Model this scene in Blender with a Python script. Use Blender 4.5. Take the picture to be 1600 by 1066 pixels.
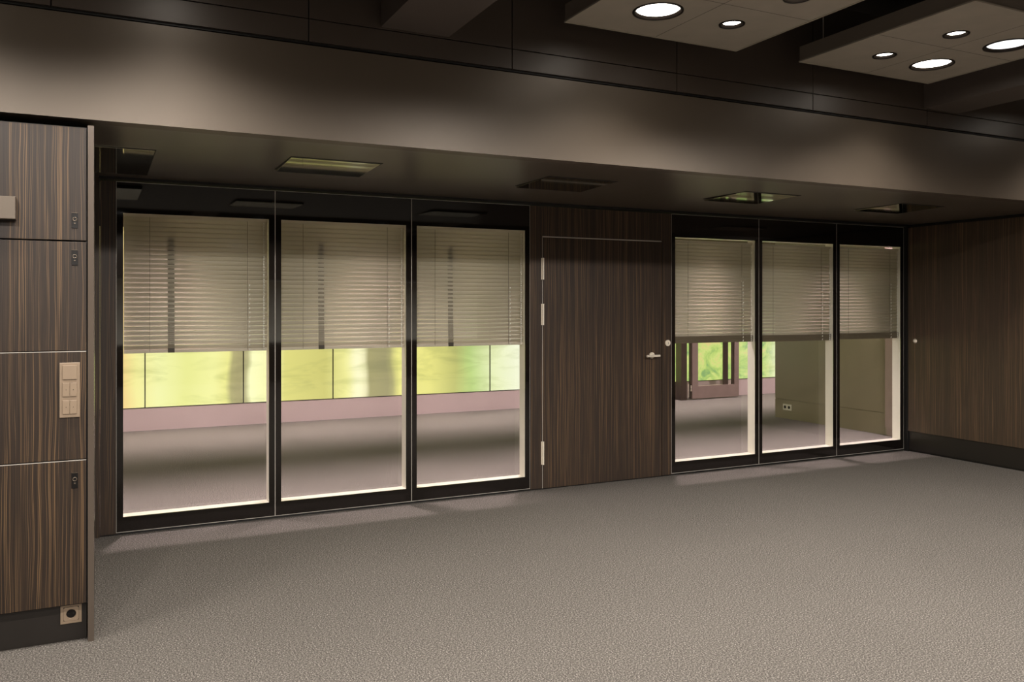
import bpy, bmesh, math, random
from mathutils import Vector, Matrix

for o in list(bpy.data.objects): bpy.data.objects.remove(o)
S = bpy.context.scene
C = S.collection
random.seed(4)

# ---------------------------------------------------------------- camera
cam_d = bpy.data.cameras.new('camera')
cam_d.sensor_width = 36.0
cam_d.lens = 36.0 * 1320 / 1600
cam_d.shift_y = -55 / 1600
cam_d.clip_end = 100
cam = bpy.data.objects.new('camera', cam_d)
cam.location = (0, -6.08, 1.5)
cam.rotation_euler = (math.pi / 2, 0, -math.atan2(1320, 2700))
C.objects.link(cam)
S.camera = cam
# ---------------------------------------------------------------- world and exposure
w = bpy.data.worlds.new('world'); S.world = w; w.use_nodes = True
w.node_tree.nodes['Background'].inputs[0].default_value = (0.75, 0.72, 0.66, 1)
w.node_tree.nodes['Background'].inputs[1].default_value = 0.15
S.view_settings.view_transform = 'Standard'
S.view_settings.look = 'None'
S.view_settings.gamma = 1
S.view_settings.exposure = 0.0
S.view_settings.use_curve_mapping = False
# ---------------------------------------------------------------- lamp powers (lamps are built with their fittings)
P_LARGE, P_SMALL, P_ROOM, P_BACK = 70.0, 24.0, 158.0, 500.0
WARM, PINK = (1.0, 0.92, 0.84), (1.0, 0.80, 0.84)
MURAL = 1.3
DAY = 2.2

# ================================================================ helpers
def srgb(r, g, b):
    f = lambda v: ((v / 255) / 12.92) if v / 255 <= 0.04045 else (((v / 255) + 0.055) / 1.055) ** 2.4
    return (f(r), f(g), f(b), 1)

def obj(name, bm, mat, parent=None, smooth=False):
    me = bpy.data.meshes.new(name)
    bmesh.ops.recalc_face_normals(bm, faces=bm.faces[:])
    bm.to_mesh(me); bm.free()
    for m in (mat if isinstance(mat, (list, tuple)) else [mat]): me.materials.append(m)
    if smooth:
        for p in me.polygons: p.use_smooth = True
    o = bpy.data.objects.new(name, me)
    C.objects.link(o)
    if parent: o.parent = parent
    return o

def tag(o, label, cat, group=None, kind=None):
    o['label'] = label; o['category'] = cat
    if group: o['group'] = group
    if kind: o['kind'] = kind
    return o

def thing(name, label, cat, loc=(0, 0, 0), group=None, rot=(0, 0, 0)):
    o = bpy.data.objects.new(name, None); C.objects.link(o)
    o.location = loc; o.rotation_euler = rot; o.empty_display_size = 0.05
    return tag(o, label, cat, group)

def struct(name, bm, mat, smooth=False):
    o = obj(name, bm, mat, None, smooth); o['kind'] = 'structure'; return o

def struct_empty(name, loc=(0, 0, 0)):
    o = bpy.data.objects.new(name, None); C.objects.link(o); o.location = loc
    o['kind'] = 'structure'; o.empty_display_size = 0.05
    return o

def dup(root, loc, label=None, rot=None):
    r = root.copy(); C.objects.link(r); r.location = loc
    if rot is not None: r.rotation_euler = rot
    if label: r['label'] = label
    for ch in list(root.children):
        c = ch.copy(); C.objects.link(c); c.parent = r
        for g in ch.children:
            d = g.copy(); C.objects.link(d); d.parent = c
    return r

def box(bm, x0, x1, y0, y1, z0, z1, mi=0, bev=0.0):
    m = Matrix.Translation(((x0 + x1) / 2, (y0 + y1) / 2, (z0 + z1) / 2)) @ Matrix.Diagonal((abs(x1 - x0), abs(y1 - y0), abs(z1 - z0), 1))
    g = bmesh.ops.create_cube(bm, size=1, matrix=m)
    fs = {f for v in g['verts'] for f in v.link_faces}
    for f in fs: f.material_index = mi
    if bev:
        es = list({e for v in g['verts'] for e in v.link_edges})
        bmesh.ops.bevel(bm, geom=es, offset=bev, segments=2, affect='EDGES', profile=0.7)
    return bm

def B(*a, **k): return box(bmesh.new(), *a, **k)

def cyl(bm, c, axis, r, length, seg=32, r2=None, mi=0):
    rot = Vector((0, 0, 1)).rotation_difference(Vector(axis)).to_matrix().to_4x4()
    g = bmesh.ops.create_cone(bm, cap_ends=True, segments=seg, radius1=r, radius2=r if r2 is None else r2, depth=length,
                              matrix=Matrix.Translation(c) @ rot)
    for f in {f for v in g['verts'] for f in v.link_faces}: f.material_index = mi
    return bm

def lathe(bm, prof, seg=40, c=(0, 0, 0), axis='z', mi=0):
    rings = []
    for r, h in prof:
        ring = []
        for i in range(seg):
            a = 2 * math.pi * i / seg
            p = (r * math.cos(a), r * math.sin(a), h)
            if axis == 'y': p = (p[0], p[2], p[1])
            ring.append(bm.verts.new((p[0] + c[0], p[1] + c[1], p[2] + c[2])))
        rings.append(ring)
    for a, b in zip(rings, rings[1:]):
        for i in range(seg):
            f = bm.faces.new((a[i], a[(i + 1) % seg], b[(i + 1) % seg], b[i])); f.material_index = mi; f.smooth = True
    return bm

def ring_xz(bm, ox0, ox1, oz0, oz1, ix0, ix1, iz0, iz1, y0, y1, mi=0):
    """rectangular frame in the x-z plane, one closed solid"""
    def loop(x0, x1, z0, z1, y): return [bm.verts.new(p) for p in ((x0, y, z0), (x1, y, z0), (x1, y, z1), (x0, y, z1))]
    L = [loop(ox0, ox1, oz0, oz1, y0), loop(ix0, ix1, iz0, iz1, y0), loop(ix0, ix1, iz0, iz1, y1), loop(ox0, ox1, oz0, oz1, y1)]
    for a in range(4):
        p, q = L[a], L[(a + 1) % 4]
        for i in range(4):
            f = bm.faces.new((p[i], p[(i + 1) % 4], q[(i + 1) % 4], q[i])); f.material_index = mi
    return bm

def quad_xz(x0, x1, y, z0, z1):
    bm = bmesh.new(); bm.faces.new([bm.verts.new(p) for p in ((x0, y, z0), (x1, y, z0), (x1, y, z1), (x0, y, z1))]); return bm

# ---------------------------------------------------------------- materials
class N:
    def __init__(s, name):
        s.m = bpy.data.materials.new(name); s.m.use_nodes = True
        s.t = s.m.node_tree; s.b = s.t.nodes['Principled BSDF']; s.out = s.t.nodes['Material Output']
    def n(s, typ, **k):
        x = s.t.nodes.new(typ)
        for a, v in k.items(): setattr(x, a, v)
        return x
    def l(s, a, b): s.t.links.new(a, b)
    def set(s, **k):
        for a, v in k.items(): s.b.inputs[a.replace('_', ' ')].default_value = v
    def math(s, op, a, b=None):
        x = s.n('ShaderNodeMath', operation=op)
        for i, v in enumerate((a, b)):
            if v is None: continue
            if isinstance(v, (int, float)): x.inputs[i].default_value = v
            else: s.l(v, x.inputs[i])
        return x.outputs[0]
    def noise(s, vec, scale, detail=2, rough=0.5, dist=0.0):
        x = s.n('ShaderNodeTexNoise'); s.l(vec, x.inputs['Vector'])
        x.inputs['Scale'].default_value = scale; x.inputs['Detail'].default_value = detail
        x.inputs['Roughness'].default_value = rough; x.inputs['Distortion'].default_value = dist
        return x.outputs['Fac']
    def ramp(s, fac, stops, interp='LINEAR'):
        x = s.n('ShaderNodeValToRGB'); s.l(fac, x.inputs[0]); cr = x.color_ramp; cr.interpolation = interp
        while len(cr.elements) > 1: cr.elements.remove(cr.elements[-1])
        cr.elements[0].position = stops[0][0]; cr.elements[0].color = stops[0][1]
        for p, c in stops[1:]:
            e = cr.elements.new(p); e.color = c
        return x.outputs[0]
    def comb(s, x=0, y=0, z=0):
        c = s.n('ShaderNodeCombineXYZ')
        for i, v in enumerate((x, y, z)):
            if isinstance(v, (int, float)): c.inputs[i].default_value = v
            else: s.l(v, c.inputs[i])
        return c.outputs[0]
    def sep(s, v):
        c = s.n('ShaderNodeSeparateXYZ'); s.l(v, c.inputs[0]); return c.outputs
    def mix(s, f, a, b, mode='MIX'):
        x = s.n('ShaderNodeMix', data_type='RGBA', blend_type=mode)
        for i, v in ((0, f), (6, a), (7, b)):
            if isinstance(v, (int, float, tuple)): x.inputs[i].default_value = v
            else: s.l(v, x.inputs[i])
        return x.outputs[2]

def plain(name, col, rough=0.5, metal=0.0, var=0.06, vs=8, spec=0.5, bump=0.0, bs=200):
    k = N(name); k.set(Roughness=rough, Metallic=metal); k.b.inputs['Specular IOR Level'].default_value = spec
    tc = k.n('ShaderNodeTexCoord').outputs['Object']
    f = k.noise(tc, vs, 3)
    lo = tuple(c * (1 - var) for c in col[:3]) + (1,); hi = tuple(min(1, c * (1 + var)) for c in col[:3]) + (1,)
    k.l(k.ramp(f, [(0.3, lo), (0.7, hi)]), k.b.inputs['Base Color'])
    if bump:
        bn = k.n('ShaderNodeBump'); bn.inputs['Strength'].default_value = bump; bn.inputs['Distance'].default_value = 0.002
        k.l(k.noise(tc, bs, 2), bn.inputs['Height']); k.l(bn.outputs[0], k.b.inputs['Normal'])
    return k.m

def ebony(name, dark, mid, light, scale=1.0, rough=0.42, off=0.0):
    """vertical-grain zebrano style veneer"""
    k = N(name); k.set(Roughness=rough); k.b.inputs['Specular IOR Level'].default_value = 0.35
    g = k.n('ShaderNodeNewGeometry').outputs['Position']
    x, y, z = k.sep(g)
    u = k.math('ADD', k.math('ADD', x, y), off)
    wav = k.noise(k.comb(k.math('MULTIPLY', u, 9), 0, k.math('MULTIPLY', z, 1.6)), 1, 2)
    u2 = k.math('ADD', u, k.math('MULTIPLY', wav, 0.030))
    fine = k.noise(k.comb(k.math('MULTIPLY', u2, 300 * scale), 0, k.math('MULTIPLY', z, 0.7)), 1, 3, 0.65)
    mid_ = k.noise(k.comb(k.math('MULTIPLY', u2, 60 * scale), 3.1, k.math('MULTIPLY', z, 0.25)), 1, 2, 0.6)
    big = k.noise(k.comb(k.math('MULTIPLY', u2, 7 * scale), 7.7, k.math('MULTIPLY', z, 0.1)), 1, 1)
    s = k.math('ADD', k.math('MULTIPLY', fine, 0.68), k.math('ADD', k.math('MULTIPLY', mid_, 0.26), k.math('MULTIPLY', big, 0.10)))
    tan = tuple(light[:3]) + (1,)
    col = k.ramp(s, [(0.38, dark), (0.50, mid), (0.55, dark), (0.585, tuple(0.5 * a + 0.5 * b for a, b in zip(mid, light))), (0.64, tan), (0.69, mid)])
    k.l(col, k.b.inputs['Base Color'])
    return k.m

M = {}
M['wood'] = ebony('ebony_veneer', srgb(28, 22, 18), srgb(52, 41, 33), srgb(114, 90, 64))
M['wood_dark'] = ebony('dark_ebony_veneer', srgb(48, 40, 36), srgb(62, 52, 45), srgb(124, 98, 72), 1.0, 0.4, 3.3)
M['wood_right'] = ebony('right_ebony_veneer', srgb(60, 50, 42), srgb(80, 67, 55), srgb(124, 98, 74), 0.8, 0.4, 5.7)
M['bronze'] = plain('bronze_lacquer', srgb(97, 87, 76), 0.4, 0.25, 0.04, 3)
M['side'] = plain('bronze_side_lacquer', srgb(96, 86, 77), 0.2, 0.25, 0.04, 3)
M['soffit'] = plain('brown_satin_soffit', srgb(84, 76, 66), 0.3, 0.0, 0.04, 3, spec=0.6)
M['upper'] = plain('brown_wall_panel', srgb(76, 67, 60), 0.4, 0.1, 0.06, 2)
M['ceil'] = plain('dark_ceiling', srgb(52, 46, 42), 0.7)
M['black'] = plain('black_gap', srgb(16, 14, 13), 0.6)
M['plinth'] = plain('black_plinth', srgb(38, 34, 31), 0.35)
M['mirrorplate'] = plain('dark_mirror_plate', srgb(190, 190, 172), 0.05, 1.0, 0.02, 3)
M['frame'] = plain('black_enamel_glass', srgb(22, 18, 15), 0.04, 0, 0.05, 3, spec=0.6)
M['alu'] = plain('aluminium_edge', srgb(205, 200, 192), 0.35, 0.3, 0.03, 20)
M['reveal'] = plain('cream_aluminium', srgb(246, 242, 230), 0.4, 0.0, 0.03, 5)
M['steel'] = plain('brushed_steel', srgb(250, 240, 222), 0.3, 0.15, 0.05, 60)
M['switch'] = plain('bronze_plastic', srgb(148, 130, 110), 0.35, 0.1, 0.03, 30)
M['lockdark'] = plain('black_lock', srgb(14, 11, 10), 0.4, spec=0.3)
M['lockmetal'] = plain('dull_chrome', srgb(110, 100, 88), 0.25, 0.5)
M['white'] = plain('white_plastic', srgb(225, 222, 210), 0.4)
M['parapet'] = plain('mauve_parapet', srgb(236, 216, 216), 0.55, 0, 0.03, 2)
M['taupe'] = plain('taupe_panel', srgb(150, 142, 118), 0.3, 0, 0.05, 2)
M['backwall'] = plain('taupe_wall', srgb(150, 138, 120), 0.6)
M['backceil'] = plain('pale_ceiling', srgb(200, 195, 185), 0.8)
M['mauve'] = plain('mauve_frame', srgb(165, 145, 138), 0.4, 0.1)
M['darkpost'] = plain('dark_post', srgb(74, 62, 54), 0.4)
M['panel'] = plain('taupe_ceiling_panel', srgb(172, 164, 150), 0.6, 0.0, 0.05, 6)
M['paneledge'] = plain('taupe_panel_edge', srgb(135, 126, 116), 0.4, 0.3, 0.05, 6)
M['chain_glint'] = plain('pale_chain_and_glints', srgb(252, 250, 244), 0.5)
M['tape'] = plain('dark_tape', srgb(128, 118, 100), 0.6)
M['rail'] = plain('dark_rail', srgb(110, 100, 84), 0.3)
M['tape_end'] = plain('dark_tape_end', srgb(60, 52, 44), 0.5)
M['beam'] = plain('brown_beam', srgb(92, 83, 77), 0.5, 0, 0.05, 2)
M['trim_ring'] = plain('dark_ring', srgb(40, 34, 30), 0.3, 0.5)

def slat_mat():
    k = N('slat_enamel'); k.set(Roughness=0.4)
    tl = k.n('ShaderNodeBsdfTranslucent'); tl.inputs[0].default_value = srgb(246, 240, 236)
    mx = k.n('ShaderNodeMixShader'); mx.inputs[0].default_value = 0.42
    k.l(k.b.outputs[0], mx.inputs[1]); k.l(tl.outputs[0], mx.inputs[2]); k.l(mx.outputs[0], k.out.inputs[0])
    col = srgb(226, 220, 202)
    tc = k.n('ShaderNodeTexCoord').outputs['Object']
    k.l(k.ramp(k.noise(tc, 6, 2), [(0.3, tuple(c * 0.95 for c in col[:3]) + (1,)), (0.7, col)]), k.b.inputs['Base Color'])
    return k.m
M['slat'] = slat_mat()

def carpet():
    k = N('speckled_carpet'); k.set(Roughness=0.95); k.b.inputs['Specular IOR Level'].default_value = 0.1
    g = k.n('ShaderNodeNewGeometry').outputs['Position']
    a = k.noise(g, 140, 3, 0.85)
    b = k.noise(g, 0.9, 2)
    c = k.ramp(a, [(0.30, srgb(38, 36, 34)), (0.44, srgb(88, 84, 80)), (0.56, srgb(128, 123, 117)), (0.67, srgb(206, 200, 192))])
    d = k.ramp(b, [(0.3, (0.94, 0.94, 0.94, 1)), (0.7, (1, 1, 1, 1))])
    k.l(k.mix(1.0, c, d, 'MULTIPLY'), k.b.inputs['Base Color'])
    bn = k.n('ShaderNodeBump'); bn.inputs['Strength'].default_value = 0.5; bn.inputs['Distance'].default_value = 0.004
    k.l(a, bn.inputs['Height']); k.l(bn.outputs[0], k.b.inputs['Normal'])
    return k.m
M['carpet'] = carpet()

def glass():
    k = N('clear_glass')
    k.t.nodes.remove(k.b)
    tr = k.n('ShaderNodeBsdfTransparent'); tr.inputs[0].default_value = (0.95, 0.96, 0.94, 1)
    gl = k.n('ShaderNodeBsdfGlossy'); gl.inputs['Roughness'].default_value = 0.0
    lw = k.n('ShaderNodeLayerWeight'); lw.inputs[0].default_value = 0.5
    fr = k.math('ADD', k.math('MULTIPLY', k.math('POWER', lw.outputs['Facing'], 5.0), 0.9), 0.05)
    mx = k.n('ShaderNodeMixShader'); k.l(fr, mx.inputs[0]); k.l(tr.outputs[0], mx.inputs[1]); k.l(gl.outputs[0], mx.inputs[2])
    k.l(mx.outputs[0], k.out.inputs[0])
    return k.m
M['glass'] = glass()

def emit(name, col, st):
    k = N(name); k.t.nodes.remove(k.b)
    e = k.n('ShaderNodeEmission'); e.inputs[0].default_value = col; e.inputs[1].default_value = st
    k.l(e.outputs[0], k.out.inputs[0]); return k.m
M['lamp'] = emit('lamp_lens', (1, 0.93, 0.82, 1), 14)
M['lamp_dim'] = emit('lamp_lens_cool', (1, 0.98, 0.95, 1), 1.6)
M['sky'] = emit('daylight_pane', (1.0, 0.9, 0.74, 1), DAY)

def mural():
    k = N('backlit_window_film'); k.t.nodes.remove(k.b)
    g = k.n('ShaderNodeNewGeometry').outputs['Position']
    x, y, z = k.sep(g)
    n1 = k.noise(k.comb(k.math('MULTIPLY', x, 1.3), 0, k.math('MULTIPLY', z, 1.1)), 1, 2)
    xx = k.math('ADD', x, k.math('MULTIPLY', k.math('SUBTRACT', n1, 0.5), 0.22))
    f = k.math('DIVIDE', k.math('ADD', xx, 2.0), 15.0)
    pts = [(-2, (215, 190, 110)), (0.0, (230, 205, 115)), (0.22, (235, 190, 110)), (0.40, (238, 228, 140)), (0.65, (236, 236, 160)), (0.95, (226, 226, 130)),
           (1.3, (238, 236, 150)), (1.46, (232, 226, 130)), (1.52, (158, 146, 84)), (1.68, (150, 138, 80)), (1.74, (250, 248, 190)),
           (2.0, (240, 236, 160)), (2.15, (214, 206, 100)), (2.7, (196, 188, 84)), (2.95, (236, 230, 140)), (3.08, (250, 244, 200)),
           (3.20, (246, 238, 190)), (3.27, (150, 140, 78)), (3.55, (140, 130, 74)), (3.66, (232, 224, 120)), (4.1, (226, 218, 110)), (4.5, (180, 178, 80)),
           (4.75, (178, 205, 110)), (5.1, (226, 232, 180)), (5.6, (240, 240, 220)), (7.5, (130, 150, 80)), (8.4, (120, 165, 60)),
           (9.3, (170, 205, 80)), (9.8, (120, 160, 110)), (10.2, (150, 180, 110)), (10.45, (235, 238, 190)), (13, (225, 232, 170))]
    col = k.ramp(f, [((p + 2) / 15.0, srgb(*c)) for p, c in pts])
    n2 = k.noise(k.comb(k.math('MULTIPLY', x, 1.2), 4, k.math('MULTIPLY', z, 5.0)), 1, 4, 0.6, 0.6)
    m2 = k.ramp(n2, [(0.35, (0.62, 0.66, 0.42, 1)), (0.52, (1, 1, 0.95, 1)), (0.7, (1.0, 1.0, 1.0, 1))])
    col = k.mix(0.6, col, m2, 'MULTIPLY'); col = k.mix(0.12, col, srgb(255, 250, 240))
    n3 = k.noise(k.comb(k.math('MULTIPLY', x, 3.4), 9, k.math('MULTIPLY', z, 3.4)), 1, 5, 0.65, 1.0)
    green = k.ramp(n3, [(0.36, srgb(130, 165, 110)), (0.46, srgb(190, 212, 118)), (0.56, srgb(222, 228, 140)), (0.66, srgb(246, 212, 150))])
    rightside = k.ramp(k.math('DIVIDE', x, 12.0), [(0.62, (0, 0, 0, 1)), (0.66, (0.72,) * 3 + (1,)), (0.845, (0.72,) * 3 + (1,)), (0.87, (0.12,) * 3 + (1,))])
    col = k.mix(rightside, col, green)
    e = k.n('ShaderNodeEmission'); k.l(col, e.inputs[0]); e.inputs[1].default_value = MURAL
    k.l(e.outputs[0], k.out.inputs[0]); return k.m
M['mural'] = mural()

# ================================================================ room shell
XR = 7.50            # right wall of the near room
YB = -1.85           # bulkhead face
ZS = 2.335           # soffit
struct('floor', B(-4.0, 13.2, -11.0, 5.3, -0.1, 0.0), M['carpet'])
struct('ceiling', B(-4.0, 8.0, -11.0, -1.75, 3.55, 3.65), M['ceil'])
struct('wall_left', B(-4.1, -4.0, -11.0, 0.0, 0.0, 3.55), M['upper'])
# wall behind the camera: two blind-covered daylight windows in it
bm = bmesh.new()
box(bm, -4.0, 8.0, -11.1, -11.0, 0, 0.72)
box(bm, -4.0, 8.0, -11.1, -11.0, 2.05, 3.55)
box(bm, -4.0, -0.2, -11.1, -11.0, 0.72, 2.05)
struct('wall_rear', bm, M['upper'])
# left return of the partition line behind the cabinets
struct('wall_partition', B(-4.0, 0.005, 0.0, 0.11, 0.0, 2.6), M['wood_dark'])

# bulkhead beam and soffit
bm = bmesh.new()
box(bm, -4.0, 8.0, YB, -1.75, ZS, 2.80)
struct('trim_1', bm, M['bronze'])
struct('trim_2', B(-4.0, 8.0, YB + 0.03, -1.75, 2.80, 2.82), M['black'])
# upper wall of large panels with thin joints
def upper_wall():
    bm = bmesh.new()
    seams_x = [-4.0, -2.45, -1.32, -0.19, 0.94, 2.07, 3.20, 4.33, 5.46, 6.59, 8.0]
    rows = [(2.822, 2.93), (2.936, 3.55)]
    for a, b in zip(seams_x, seams_x[1:]):
        for z0, z1 in rows: box(bm, a + 0.003, b - 0.003, YB + 0.002, -1.76, z0, z1)
    return bm
struct('wall_upper', upper_wall(), M['upper'])
struct('wall_upper_core', B(-4.0, 8.0, -1.835, -1.75, 2.81, 3.55), M['black'])
struct('ceiling_soffit', B(-4.0, 8.0, -1.75, 0.0, ZS, ZS + 0.06), M['soffit'])
struct('trim_3', B(0.0, 7.5, -0.05, 0.11, 2.318, ZS + 0.0), M['black'])

# square glossy flush covers in the soffit
cov = None
spots = [(1.23, -1.055, 'glossy square cover in low ceiling, in front of the leftmost two glass panels'),
         (2.865, -1.06, 'glossy square cover in low ceiling, just left of the wooden door'),
         (4.50, -1.06, 'glossy square cover in low ceiling just right of the wooden door'),
         (6.135, -1.06, 'glossy square cover in low ceiling, nearest to the right-hand wood wall')]
for i, (cx, cy, lb) in enumerate(spots):
    if cov is None:
        cov = thing('ceiling_cover', lb, 'ceiling panel', (cx, cy, ZS), 'square covers along the low ceiling')
        TLT = (-math.radians(1.6), 0, 0)
        obj('cover_plate', B(-0.26, 0.26, -0.24, 0.24, -0.008, 0, bev=0.001), M['mirrorplate'], cov).rotation_euler = TLT
        obj('cover_rim', B(-0.266, 0.266, -0.246, 0.246, -0.002, 0), M['black'], cov)
    else:
        dup(cov, (cx, cy, ZS), lb)
t = thing('ceiling_cover', 'partly hidden glossy cover in low ceiling beside the tall cabinet', 'ceiling panel', (0.125, -0.76, ZS), 'square covers along the low ceiling')
obj('cover_plate', B(-0.145, 0.145, -0.41, 0.41, -0.014, 0, bev=0.001), M['mirrorplate'], t).rotation_euler = (-math.radians(1.2), 0, 0)
obj('cover_rim', B(-0.149, 0.151, -0.416, 0.416, -0.002, 0), M['black'], t)

# right wall: veneer panel over dark plinth
struct('wall_right', B(XR, XR + 0.12, -11.0, -0.045, 0.21, 2.305), M['wood_right'])
struct('wall_right_upper', B(XR, XR + 0.12, -11.0, YB, 2.34, 3.55), M['upper'])
struct('baseboard_right', B(XR + 0.012, XR + 0.12, -11.0, -0.045, 0.018, 0.206), M['plinth'])
bm = bmesh.new()
box(bm, XR + 0.02, XR + 0.12, -11.0, 0.11, 0.0, 2.335)
box(bm, XR - 0.004, XR + 0.12, -0.045, 0.0, 0.0, 2.33)
struct('trim_4', bm, M['black'])
k_ = thing('wall_button', 'small round steel stud on the right-hand wood wall near the glass', 'button', (XR, -0.129, 1.14))
bm = bmesh.new(); cyl(bm, (-0.003, 0, 0), (1, 0, 0), 0.022, 0.006)
bmesh.ops.create_uvsphere(bm, u_segments=20, v_segments=12, radius=0.015, matrix=Matrix.Translation((-0.008, 0, 0)))
obj('stud', bm, M['steel'], k_, True)

# ================================================================ glazed partition
Z0, Z1 = 0.018, 2.312
OZ0, OZ1 = 0.117, 2.108
DEP = 0.105
def partition_window(idx, x0, x1):
    root = struct_empty('window_%d' % idx, (x0, 0, 0))
    W = x1 - x0; g = 0.003
    obj('frame', ring_xz(bmesh.new(), 0.0025, W - 0.0025, Z0 + 0.0036, Z1 - 0.0026, 0.042, W - 0.042, OZ0, OZ1, 0.0, 0.008), M['frame'], root)
    obj('edge_strip', ring_xz(bmesh.new(), 0.0005, W - 0.0005, Z0, Z1, 0.0024, W - 0.0024, Z0 + 0.0035, Z1 - 0.0025, -0.001, 0.02), M['alu'], root)
    obj('casing', ring_xz(bmesh.new(), 0.0025, W - 0.0025, Z0 + 0.0036, Z1 - 0.0026, 0.042, W - 0.042, OZ0, OZ1, 0.008, DEP), M['reveal'], root)
    obj('pane', quad_xz(0.043, W - 0.043, 0.001, OZ0 + 0.001, OZ1 - 0.001), M['glass'], root)
    obj('pane', quad_xz(0.043, W - 0.043, DEP - 0.004, OZ0 + 0.001, OZ1 - 0.001), M['glass'], root)
    return root
LX = [0.100, 1.115, 2.126, 3.134]
RX = [4.538, 5.541, 6.537, 7.488]
i = 1
wins = []
for E_ in (LX, RX):
    for a, b in zip(E_, E_[1:]):
        partition_window(i, a, b); wins.append((a, b)); i += 1
# dark slot under the frames
struct('trim_5', B(0.0, 7.5, 0.012, 0.10, 0.0, 0.017), M['black'])

# ---- venetian blinds, one inside each glazed panel
PITCH, SW, TILT = 0.0318, 0.0352, math.radians(61)
def make_blind(w, label, zb=1.185, tape=True):
    """origin at the centre of the bottom of the blind"""
    t = thing('venetian_blind', label, 'blind', (0, 0, 0), 'venetian blinds between the panes')
    bm = bmesh.new()
    top = OZ1 - zb - 0.02
    n = int((top - (0 if tape else 0.04)) / PITCH)
    hw = w / 2
    for i in range(n):
        zc = (0.035 if tape else 0.072) + i * PITCH
        # slightly crowned slat; room side edge up
        prof = []
        for q in range(5):
            s_ = -0.5 + q / 4
            yy = -s_ * SW * math.cos(TILT); zz = s_ * SW * math.sin(TILT)
            cr = 0.0022 * (1 - (2 * s_) ** 2)
            yy -= cr * math.sin(TILT); zz -= cr * math.cos(TILT)
            prof.append((yy, zz))
        jx = random.uniform(-0.0006, 0.0006)
        y0_, z0_ = prof[0]
        prof = [(y0_ + 0.0042, z0_ + 0.0002)] + prof
        vs = [[bm.verts.new((sx * hw + jx, y, zc + z)) for (y, z) in prof] for sx in (-1, 1)]
        for q in range(5):
            f = bm.faces.new((vs[0][q], vs[1][q], vs[1][q + 1], vs[0][q + 1])); f.smooth = True
    me_o = obj('slats', bm, M['slat'], t)
    sm = me_o.modifiers.new('thickness', 'SOLIDIFY'); sm.thickness = 0.0006
    if tape: obj('bottom_rail', B(-hw, hw, -0.012, 0.012, 0.0, 0.020, bev=0.003), M['slat'], t)
    else:
        obj('bottom_rail', B(-hw, hw, -0.014, 0.014, 0.0, 0.022, bev=0.003), M['rail'], t)
        bm = bmesh.new()
        for q in range(4): box(bm, -hw, hw, -0.016 + 0.001 * (q % 2), 0.016, 0.0225 + q * 0.0098, 0.0318 + q * 0.0098)
        obj('stacked_slats', bm, M['rail'], t)
    obj('head_rail', B(-hw, hw, -0.014, 0.014, top + 0.002, top + 0.019, bev=0.002), M['slat'], t)
    for cx in (-0.33 * w, 0.35 * w):
        bm = bmesh.new()
        box(bm, cx - 0.0012, cx + 0.0012, -0.0205, -0.0190, 0.01, top)
        obj('ladder_cord', bm, M['tape'], t)
    bm = bmesh.new()
    z = 0.012
    while z < top * (0.52 if tape else 0.62):
        bmesh.ops.create_uvsphere(bm, u_segments=6, v_segments=4, radius=0.0046, matrix=Matrix.Translation((0.365 * w, -0.0235, z)) @ Matrix.Rotation(0.35, 4, 'Y') @ Matrix.Diagonal((1, 1, 2.2, 1)))
        z += 0.0318
    obj('cord_hole_glints', bm, M['chain_glint'], t, True)  # white beads stand in for light shining through the cord holes
    # bead chain at the right edge
    bm = bmesh.new()
    z = 0.01
    while z < top:
        bmesh.ops.create_uvsphere(bm, u_segments=6, v_segments=4, radius=0.0046, matrix=Matrix.Translation((hw - 0.028, -0.0265, z)) @ Matrix.Diagonal((1, 1, 1.7, 1)))
        z += 0.018
    obj('bead_chain', bm, M['chain_glint'], t, True)
    if tape:
        bm = bmesh.new()
        xa = -0.185 * w
        vs = [bm.verts.new(p) for p in ((xa - 0.021, -0.0125, 0.0), (xa + 0.021, -0.0125, 0.0), (xa + 0.021, 0.008, top * 0.86), (xa - 0.021, 0.008, top * 0.86))]
        bm.faces.new(vs)
        o = obj('ladder_tape', bm, M['tape'], t)
        sm = o.modifiers.new('thickness', 'SOLIDIFY'); sm.thickness = 0.0006
        obj('tape_end', B(xa - 0.021, xa + 0.021, -0.016, -0.0125, 0.0, 0.030), M['tape_end'], t)
    return t
names = ['first from the tall cabinet', 'middle one of the three left of the door', 'directly left of the wooden door',
         'directly right of the wooden door', 'middle one of the three right of the door', 'last before the right-hand wood wall']
bl = make_blind(0.922, 'half-lowered beige venetian blind with dark tape, ' + names[0])
bl.location = ((wins[0][0] + wins[0][1]) / 2, 0.045, 1.185)
for j in (1, 2):
    dup(bl, ((wins[j][0] + wins[j][1]) / 2, 0.045, 1.185), 'half-lowered beige venetian blind with dark tape, ' + names[j])
br = make_blind(0.909, 'half-lowered beige venetian blind without tape, ' + names[3], tape=False)
br.location = ((wins[3][0] + wins[3][1]) / 2, 0.045, 1.165)
dup(br, ((wins[4][0] + wins[4][1]) / 2, 0.045, 1.160), 'half-lowered beige venetian blind without tape, ' + names[4])
b3 = dup(br, ((wins[5][0] + wins[5][1]) / 2, 0.045, 1.165), 'half-lowered beige venetian blind without tape, ' + names[5])
b3.scale = (0.955, 1, 1)

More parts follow.
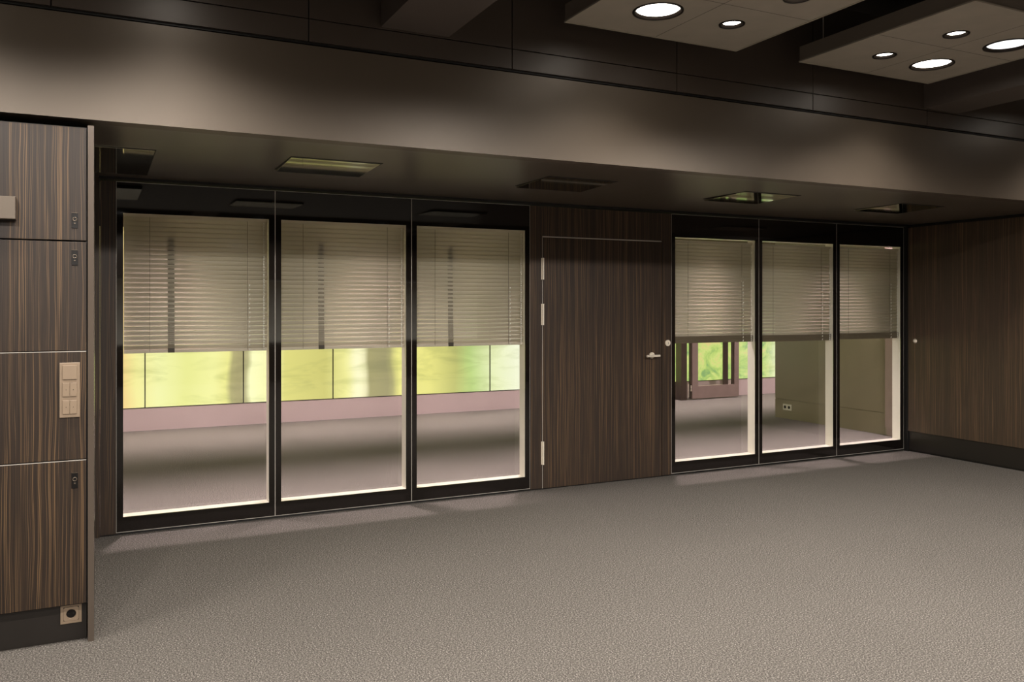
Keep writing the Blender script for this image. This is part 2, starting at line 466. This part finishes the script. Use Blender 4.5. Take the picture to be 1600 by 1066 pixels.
# ---- wooden strips and door
struct('wall_strip', B(0.0055, 0.1015, 0.0, 0.10, 0.012, 2.312), M['wood_dark'])
D0, D1, DT = 3.251, 4.435, 2.060
bm = bmesh.new()
box(bm, 3.1345, D0 - 0.004, 0.0, 0.10, 0.012, 2.312)
box(bm, D1 + 0.004, 4.5375, 0.0, 0.10, 0.012, 2.312)
box(bm, D0 - 0.004, D1 + 0.004, 0.0, 0.10, DT + 0.012, 2.312)
struct('wall_door_surround', bm, M['wood_dark'])
struct('trim_6', B(D0 - 0.004, D1 + 0.004, 0.03, 0.10, 0.0, DT + 0.012), M['black'])
door = struct_empty('door_1', (D0, 0, 0))
DW = D1 - D0
obj('door_leaf', B(0.002, DW - 0.002, 0.0, 0.028, 0.010, DT - 0.001, bev=0.001), M['wood_dark'], door)
obj('top_seal', B(0.0, DW, 0.001, 0.028, DT + 0.001, DT + 0.009), M['alu'], door)
obj('side_seal', B(-0.0035, 0.001, 0.003, 0.028, 0.01, DT), M['alu'], door)
for z0, z1 in ((0.205, 0.393), (1.343, 1.516), (1.714, 1.891)):
    bm = bmesh.new(); cyl(bm, (0.0, -0.010, (z0 + z1) / 2), (0, 0, 1), 0.0078, z1 - z0, 20)
    box(bm, -0.014, -0.002, -0.003, 0.0, z0, z1)
    for zz in (z0 + 0.33 * (z1 - z0), z0 + 0.66 * (z1 - z0)): cyl(bm, (0.0, -0.010, zz), (0, 0, 1), 0.0086, 0.003, 20)
    obj('hinge', bm, M['steel'], door)
hx = 4.327 - D0
bm = bmesh.new(); cyl(bm, (hx, -0.004, 1.068), (0, 1, 0), 0.027, 0.008, 36); cyl(bm, (hx, -0.012, 1.068), (0, 1, 0), 0.014, 0.014, 24)
h = obj('handle', bm, M['steel'], door)
bm = bmesh.new(); cyl(bm, (hx, -0.032, 1.066), (0, 1, 0), 0.009, 0.045, 20)
cyl(bm, (hx - 0.020, -0.055, 1.066), (1, 0, 0), 0.0095, 0.135, 20)
obj('lever', bm, M['steel'], h)
k_ = thing('lock_cover', 'round steel lock cover on wood strip between door handle and glass', 'lock', (4.496, 0, 1.173))
bm = bmesh.new(); cyl(bm, (0, -0.004, 0), (0, 1, 0), 0.027, 0.008, 36); cyl(bm, (0, -0.010, 0), (0, 1, 0), 0.019, 0.004, 30)
obj('disc', bm, M['steel'], k_)
obj('keyhole', B(-0.002, 0.002, -0.0125, -0.0118, -0.008, 0.006), M['lockdark'], k_)

# ================================================================ tall cabinet on the left
CF = -1.86
cab = thing('tall_cabinet', 'tall zebra-grain wood cabinet with stacked doors filling the left edge', 'cabinet', (-0.3325, -0.93, 0))
def cobj(name, x0, x1, y0, y1, z0, z1, mat, parent=cab, bev=0.0):
    return obj(name, B(x0 + 0.3325, x1 + 0.3325, y0 + 0.93, y1 + 0.93, z0, z1, bev=bev), mat, parent)
cobj('side_panel', -0.045, -0.020, CF - 0.002, -0.02, 0.0, 2.306, M['side'], bev=0.001)
cobj('carcass', -0.645, -0.046, CF + 0.030, -0.02, 0.165, 2.300, M['black'])
cobj('plinth', -0.645, -0.050, CF + 0.05, -0.02, 0.0, 0.165, M['plinth'])
doors = [(0.176, 0.812, 0.725), (0.819, 1.296, None), (1.302, 1.784, 1.713), (1.791, 2.292, 1.878)]
for z0, z1, lz in doors:
    d = cobj('door', -0.640, -0.051, CF, CF + 0.026, z0, z1, M['wood'], bev=0.0012)
    if z1 < 1.4: obj('edge_highlight', B(-0.640 + 0.3325, -0.051 + 0.3325, CF - 0.0008 + 0.93, CF + 0.02 + 0.93, z1, z1 + 0.0025), M['alu'], d)  # pale strip modelled in place of the bevel highlight along the door seam
    if lz:
        lk = cobj('lock', -0.109, -0.084, CF - 0.004, CF + 0.001, lz - 0.034, lz + 0.034, M['lockdark'], d, bev=0.001)
for z0, z1, lz in doors:
    if not lz: continue
for ch in [c for c in cab.children if c.name.startswith('door')]:
    for lk in [c for c in ch.children if c.name.startswith('lock')]:
        me = lk.data
        # chrome barrel and thumb rest of each lock live in the lock's own mesh
        bm = bmesh.new(); bm.from_mesh(me)
        zs = [v.co.z for v in bm.verts]; lz = (min(zs) + max(zs)) / 2
        cx = -0.0965 + 0.3325; cy = CF - 0.006 + 0.93
        lathe(bm, [(0.0095, cy + 0.003), (0.0095, cy), (0.006, cy), (0.006, cy + 0.004)], 20, (cx, 0, lz + 0.006), 'y', 1)
        box(bm, cx - 0.004, cx + 0.004, cy, cy + 0.003, lz - 0.016, lz - 0.008, 1, 0.001)
        box(bm, cx - 0.0125, cx + 0.0125, cy, cy + 0.003, lz + 0.0335, lz + 0.0355, 1)
        bm.to_mesh(me); bm.free(); me.materials.append(M['lockmetal'])

# bronze box fixed on the top door
t = thing('door_closer_box', 'bronze metal box sticking out from the upper cabinet door at left edge', 'box', (-0.42, CF - 0.001, 1.918))
obj('housing', B(-0.14, 0.10, -0.060, 0.0, -0.048, 0.048, bev=0.002), M['bronze'], t)
obj('back_plate', B(-0.135, 0.095, -0.003, 0.0, -0.052, -0.048), M['black'], t)

# light switch
t = thing('light_switch', 'upright bronze switch panel with five rockers on the cabinet', 'light switch', (-0.116, CF - 0.001, 1.128))
obj('plate', B(-0.040, 0.040, -0.009, 0, -0.121, 0.121, bev=0.002), M['switch'], t)
def rocker(x0, x1, z0, z1, dot):
    bm = bmesh.new(); box(bm, x0, x1, -0.016, -0.008, z0, z1, 0, 0.0015)
    r = obj('rocker', bm, M['switch'], t)
    if dot:
        bm = bmesh.new(); cyl(bm, ((x0 + x1) / 2, -0.0162, (z0 + z1) / 2), (0, 1, 0), 0.0016, 0.001, 12)
        obj('indicator', bm, M['lockdark'], r)
rocker(-0.028, 0.028, 0.047, 0.109, False)
for zc in (0.002, -0.075):
    rocker(-0.028, -0.0006, zc - 0.030, zc + 0.030, True); rocker(0.0006, 0.028, zc - 0.030, zc + 0.030, True)
# socket in the plinth
t = thing('power_outlet', 'square bronze power socket on the black plinth under the cabinet', 'power outlet', (-0.112, CF + 0.05, 0.122))
def frame_sq(a, b, y0, y1): return ring_xz(bmesh.new(), -a, a, -a, a, -b, b, -b, b, y0, y1)
obj('plate', frame_sq(0.042, 0.031, -0.008, 0), M['switch'], t)
bm = bmesh.new(); ring_n = 32
lathe(bm, [(0.019, 0.004), (0.0195, -0.0085), (0.021, -0.0095)], 32, (0, 0, 0), 'y', 0)
def plate_with_hole(bm, half, r, y, seg=32, mi=0):
    inner, outer = [], []
    for i in range(seg):
        a = 2 * math.pi * (i + 0.5) / seg
        c, s_ = math.cos(a), math.sin(a); m = max(abs(c), abs(s_))
        inner.append(bm.verts.new((r * c, y, r * s_))); outer.append(bm.verts.new((half * c / m, y, half * s_ / m)))
    for i in range(seg):
        f = bm.faces.new((inner[i], inner[(i + 1) % seg], outer[(i + 1) % seg], outer[i])); f.material_index = mi
    return bm
plate_with_hole(bm, 0.030, 0.021, -0.0095)
obj('insert', bm, M['switch'], t)
bm = bmesh.new(); cyl(bm, (0, -0.002, 0), (0, 1, 0), 0.0205, 0.004, 32)
for sx in (-0.0095, 0.0095): cyl(bm, (sx, -0.0042, 0), (0, 1, 0), 0.0025, 0.001, 12, mi=1)
obj('socket_well', bm, [M['lockdark'], M['black']], t)

# ================================================================ beams, floating ceiling panels, downlights
for lb, s0 in (('dark square ceiling beam left of the light panels', 1.312), ('dark square ceiling beam at the right, beyond the light panels', 5.42)):
    o = obj('ceiling_beam', B(s0, s0 + 0.376, -11.0, YB - 0.002, 2.944, 3.55), M['beam']); tag(o, lb, 'beam', 'ceiling beams')
    o['kind'] = 'structure'

ZP = 3.06
def tile_hole(bm, x0, x1, y0, y1, cx, cy, r, z, mi, seg=40):
    inner, outer = [], []
    angs = sorted(set([2 * math.pi * i / seg for i in range(seg)] + [math.atan2(yy - cy, xx - cx) % (2 * math.pi) for xx in (x0, x1) for yy in (y0, y1)]))
    for a in angs:
        c, s_ = math.cos(a), math.sin(a)
        tx = ((x1 - cx) / c) if c > 1e-9 else ((x0 - cx) / c if c < -1e-9 else 1e9)
        ty = ((y1 - cy) / s_) if s_ > 1e-9 else ((y0 - cy) / s_ if s_ < -1e-9 else 1e9)
        k = min(tx, ty)
        inner.append(bm.verts.new((cx + r * c, cy + r * s_, z))); outer.append(bm.verts.new((cx + k * c, cy + k * s_, z)))
    n = len(angs)
    for i in range(n):
        f = bm.faces.new((inner[i], inner[(i + 1) % n], outer[(i + 1) % n], outer[i])); f.material_index = mi
RL, RS = 0.125, 0.062
def light_panel(x0, y1, label, lights, group='square light panels hanging under the ceiling'):
    """x0 left edge, y1 edge next to the bulkhead; lights = list of (col,row,large,dx)"""
    t = thing('ceiling_panel', label, 'ceiling panel', (x0 + 0.6, y1 - 0.6, ZP), group)
    bm = bmesh.new()
    ring = []
    # top and sides
    box_top = 0.095
    b = bmesh.new()
    v = [b.verts.new(p) for p in ((-0.6, -0.6, 0), (0.6, -0.6, 0), (0.6, 0.6, 0), (-0.6, 0.6, 0), (-0.6, -0.6, box_top), (0.6, -0.6, box_top), (0.6, 0.6, box_top), (-0.6, 0.6, box_top))]
    for q in ((0, 1, 5, 4), (1, 2, 6, 5), (2, 3, 7, 6), (3, 0, 4, 7), (4, 5, 6, 7)): b.faces.new([v[i] for i in q])
    obj('casing', b, M['paneledge'], t)
    cells = {(c, r): (lg, cx, cy) for (c, r, lg, cx, cy) in lights}
    for c in (0, 1):
        for r in (0, 1):
            lg, cx, cy = cells[(c, r)]
            b = bmesh.new()
            xa = -0.598 + c * 0.6; ya = 0.002 - r * 0.6
            g = 0.0025
            tile_hole(b, xa + g * 0, xa + 0.596, ya, ya + 0.596, cx, cy, (RL if lg else RS) + 0.006, 0.001, 0)
            obj('tile', b, M['panel'], t)
    bm = box(bmesh.new(), -0.012, 0.012, -0.594, 0.594, 0.002, 0.008); box(bm, -0.594, 0.594, -0.012, 0.012, 0.0025, 0.0085)
    obj('joint_strip', bm, M['black'], t)
    obj('rim', ring_xy(0.604, 0.596, -0.003, 0.006), M['panel'], t)
    obj('backing', B(-0.595, 0.595, -0.595, 0.595, 0.09, 0.094), M['black'], t)
    for (sx, sy) in ((-0.5, -0.5), (0.5, -0.5), (-0.5, 0.5), (0.5, 0.5)):
        bm = bmesh.new(); cyl(bm, (sx, sy, (0.095 + 0.49) / 2), (0, 0, 1), 0.003, 0.49 - 0.095, 8)
        obj('suspension_rod', bm, M['alu'], t)
    return t
def ring_xy(a, b, z0, z1):
    bm = bmesh.new()
    L = [[bm.verts.new((sx * h, sy * h, z)) for sx, sy in ((-1, -1), (1, -1), (1, 1), (-1, 1))] for h, z in ((a, z0), (b, z0), (b, z1), (a, z1))]
    for q in range(4):
        p, n = L[q], L[(q + 1) % 4]
        for i in range(4): bm.faces.new((p[i], p[(i + 1) % 4], n[(i + 1) % 4], n[i]))
    return bm
def make_downlight(r, mat, label, name='downlight'):
    t = thing(name, label, 'ceiling light', (0, 0, ZP))
    bm = lathe(bmesh.new(), [(r + 0.010, 0.002), (r + 0.009, -0.004), (r - 0.004, -0.003), (r - 0.010, 0.030)], 48)
    obj('trim_ring', bm, M['trim_ring'], t)
    bm = lathe(bmesh.new(), [(r - 0.010, 0.030), (r - 0.012, 0.012), (r * 0.55, 0.020), (0.001, 0.022)], 48)
    obj('lens', bm, mat, t)
    return t
def spot(t, power, size, blend, rad, col=WARM):
    l = bpy.data.lights.new('lamp', 'SPOT'); l.energy = power; l.color = col; l.spot_size = math.radians(size); l.spot_blend = blend; l.shadow_soft_size = rad
    o = bpy.data.objects.new('lamp', l); C.objects.link(o); o.parent = t; o.location = (0, 0, -0.012 - 0.0)
    return o
# column/row 0 = nearest the bulkhead and leftmost
lab_p = {(2.30): 'square light panel near the top centre, left of its twin', (4.02): 'square light panel at the top right with four lights'}
vis = {
 (2.30, 0, 0): (True, 2.66, -2.40, 'large glowing round downlight in the left light panel'),
 (2.30, 1, 0): (False, 3.15, -2.41, 'small glowing round downlight in the left light panel, lower of its two small lights'),
 (2.30, 1, 1): (False, 3.18, -2.87, 'small round downlight cut by the top edge of the photo'),
 (2.30, 0, 1): (True, 2.62, -2.90, None),
 (4.02, 0, 0): (False, 4.399, -2.369, 'small round downlight nearest the left corner of the right light panel'),
 (4.02, 1, 0): (True, 4.838, -2.365, 'large glaring round downlight, lowest in the right light panel'),
 (4.02, 0, 1): (False, 4.425, -2.84, 'small round downlight at the back, highest of the right light panel'),
 (4.02, 1, 1): (True, 4.89, -2.84, 'large white dark-rimmed round downlight at the far right edge'),
}
for x0 in (2.30, 4.02):
    lights = []
    for c in (0, 1):
        for r in (0, 1):
            lg, x, y, lb = vis[(x0, c, r)]
            lights.append((c, r, lg, x - (x0 + 0.6), y - (-2.04 - 0.6)))
            d = make_downlight(RL if lg else RS, M['lamp_dim'] if (lb and 'white dark' in lb) else M['lamp'], lb or 'large round downlight above the photo in the left light panel')
            d.location = (x, y, ZP)
            dim = lb and 'white dark' in lb
            if lg: spot(d, P_LARGE * (0.5 if dim else 1), 120, 0.85, 0.09)
            else: spot(d, P_SMALL, 100, 0.6, 0.03)
    light_panel(x0, -2.04, lab_p[x0], lights)
# further rows of the same lights, beside and behind the camera
proto_l = None
for x in (-1.4, -0.75, 0.32, 6.9):
    d = make_downlight(RL, M['lamp'], 'large round downlight next to the bulkhead, outside the photo'); d['group'] = 'bulkhead downlights outside the photo'
    d.location = (x, -2.38, ZP); spot(d, P_LARGE, 120, 0.85, 0.09)
for x in (-0.86, 0.32, 2.60, 4.90):
    for y in (-4.6, -7.2, -9.6):
        if proto_l is None:
            proto_l = make_downlight(RL, M['lamp_dim'], 'round downlight in the ceiling outside the photo'); proto_l['group'] = 'downlights outside the photo'
            spot(proto_l, P_ROOM, 165, 0.18, 0.06); proto_l.location = (x, y, ZP)
        else: dup(proto_l, (x, y, ZP))

# ================================================================ the room behind the glass
struct('wall_far', B(-2.1, 13.1, 4.97, 5.2, 0.0, 0.270), M['parapet'])
struct('wall_far_upper', B(-2.1, 13.1, 4.97, 5.2, 2.45, 2.85), M['backwall'])
struct('wall_side_left', B(-2.2, -2.1, 0.11, 5.2, 0.0, 2.85), M['backwall'])
struct('wall_side_right', B(13.1, 13.2, 0.11, 5.2, 0.0, 2.85), M['backwall'])
struct('ceiling_far', B(-2.2, 13.2, 0.0, 5.2, 2.75, 2.85), M['backceil'])
bm = bmesh.new()
box(bm, -2.2, 13.2, 0.0, 0.11, ZS, 2.75)
box(bm, 7.56, 13.2, 0.0, 0.11, 0.0, ZS)
struct('wall_partition_far', bm, M['backwall'])
xs = [-1.78 + 1.1385 * i for i in range(14)]
xs = [x for x in xs]
wi = 7
for a, b in zip(xs, xs[1:]):
    r = struct_empty('window_%d' % wi, (a, 4.97, 0.27)); wi += 1
    obj('frame', ring_xz(bmesh.new(), 0.001, b - a - 0.001, 0, 2.18, 0.006, b - a - 0.006, 0.008, 2.17, -0.002, 0.05), M['black'], r)
    obj('printed_pane', B(0.006, b - a - 0.006, 0.010, 0.016, 0.008, 2.17), M['mural'], r)
# cladded pier on the right of the far room
bm = bmesh.new()
box(bm, 8.205, 8.55, 0.78, 2.61, 0.0, 0.250); box(bm, 8.205, 8.55, 0.78, 2.61, 0.256, 2.75)
box(bm, 8.215, 8.54, 0.79, 2.60, 0.249, 0.257)
struct('wall_pier', bm, M['taupe'])
bm = bmesh.new(); box(bm, 8.14, 8.50, 0.30, 0.78, 0.10, 2.75); box(bm, 8.165, 8.50, 0.32, 0.78, 0.0, 0.10)
struct('trim_7', bm, M['mauve'])
t = thing('power_outlet', 'white double power socket low on the wall of the room behind', 'power outlet', (8.205, 2.383, 0.155))
obj('plate', B(-0.008, 0, -0.075, 0.075, -0.040, 0.040, bev=0.002), M['white'], t)
for sy in (-0.036, 0.036):
    bm = bmesh.new(); cyl(bm, (-0.0085, sy, 0), (1, 0, 0), 0.020, 0.002, 28)
    obj('socket_well', bm, M['lockdark'], t)

# open glazed door in front of the far windows
dr = struct_empty('door_2', (8.28, 4.78, 0))
def dobj(n, x0, x1, y0, y1, z0, z1, m, p=dr): return obj(n, B(x0 - 8.28, x1 - 8.28, y0, y1, z0, z1, bev=0.002), m, p)
dobj('post', 8.282, 8.395, -0.02, 0.12, 0.0, 2.45, M['darkpost'])
bm = bmesh.new()
ring_xz(bm, 0.222, 1.173, 0.015, 2.40, 0.335, 1.080, 0.215, 2.30, -0.02, 0.03)
leaf = obj('door_leaf', bm, M['mauve'], dr)
dobj('edge', 8.470, 8.502, -0.015, 0.03, 0.02, 2.40, M['darkpost'])
dobj('glazing_bar', 9.145, 9.245, 0.0, 0.02, 0.215, 2.30, M['darkpost'])
dobj('glazing_bar', 9.318, 9.358, 0.0, 0.02, 0.215, 2.30, M['darkpost'])
o = obj('pane', quad_xz(0.335, 1.080, 0.024, 0.215, 2.30), M['glass'], dr)
bm = bmesh.new()
for q in range(9): box(bm, 0.130, 0.150, -0.03, -0.015, 0.05 + q * 0.024, 0.065 + q * 0.024)
for q in range(4): box(bm, 0.185, 0.205, -0.03, -0.015, 0.14 + q * 0.024, 0.155 + q * 0.024)
obj('hinge', bm, M['steel'], dr)

# far room downlights in two rows
proto_b = None
for y, pw in ((0.62, 1.0), (4.1, 1.0)):
    for x in [-1.2 + 1.55 * q for q in range(9)]:
        if proto_b is None:
            proto_b = make_downlight(RS + 0.02, M['lamp'], 'round downlight in the ceiling of the room behind the glass'); proto_b['group'] = 'downlights of the room behind'
            spot(proto_b, P_BACK, 74, 1.0, 0.08, PINK); proto_b.location = (x, y, 2.75)
        else: dup(proto_b, (x, y, 2.75))

# ================================================================ daylight window with blind on the wall behind the camera
r = struct_empty('window_30', (3.9, -11.0, 0.72))
obj('frame', ring_xz(bmesh.new(), -4.1, 4.1, 0, 1.33, -4.05, 4.05, 0.05, 1.28, -0.08, 0.0), M['frame'], r)
obj('pane', B(-4.05, 4.05, -0.07, -0.06, 0.05, 1.28), M['sky'], r)
bm = bmesh.new()
for q in range(34): box(bm, -4.05, 4.05, -0.03, -0.01, 0.05 + q * 0.036, 0.05 + q * 0.036 + 0.014 + 0.00067 * q)
t = tag(obj('venetian_blind', bm, M['rail']), 'venetian blind on the window behind the camera', 'blind'); t.location = (3.9, -11.0, 0.72)
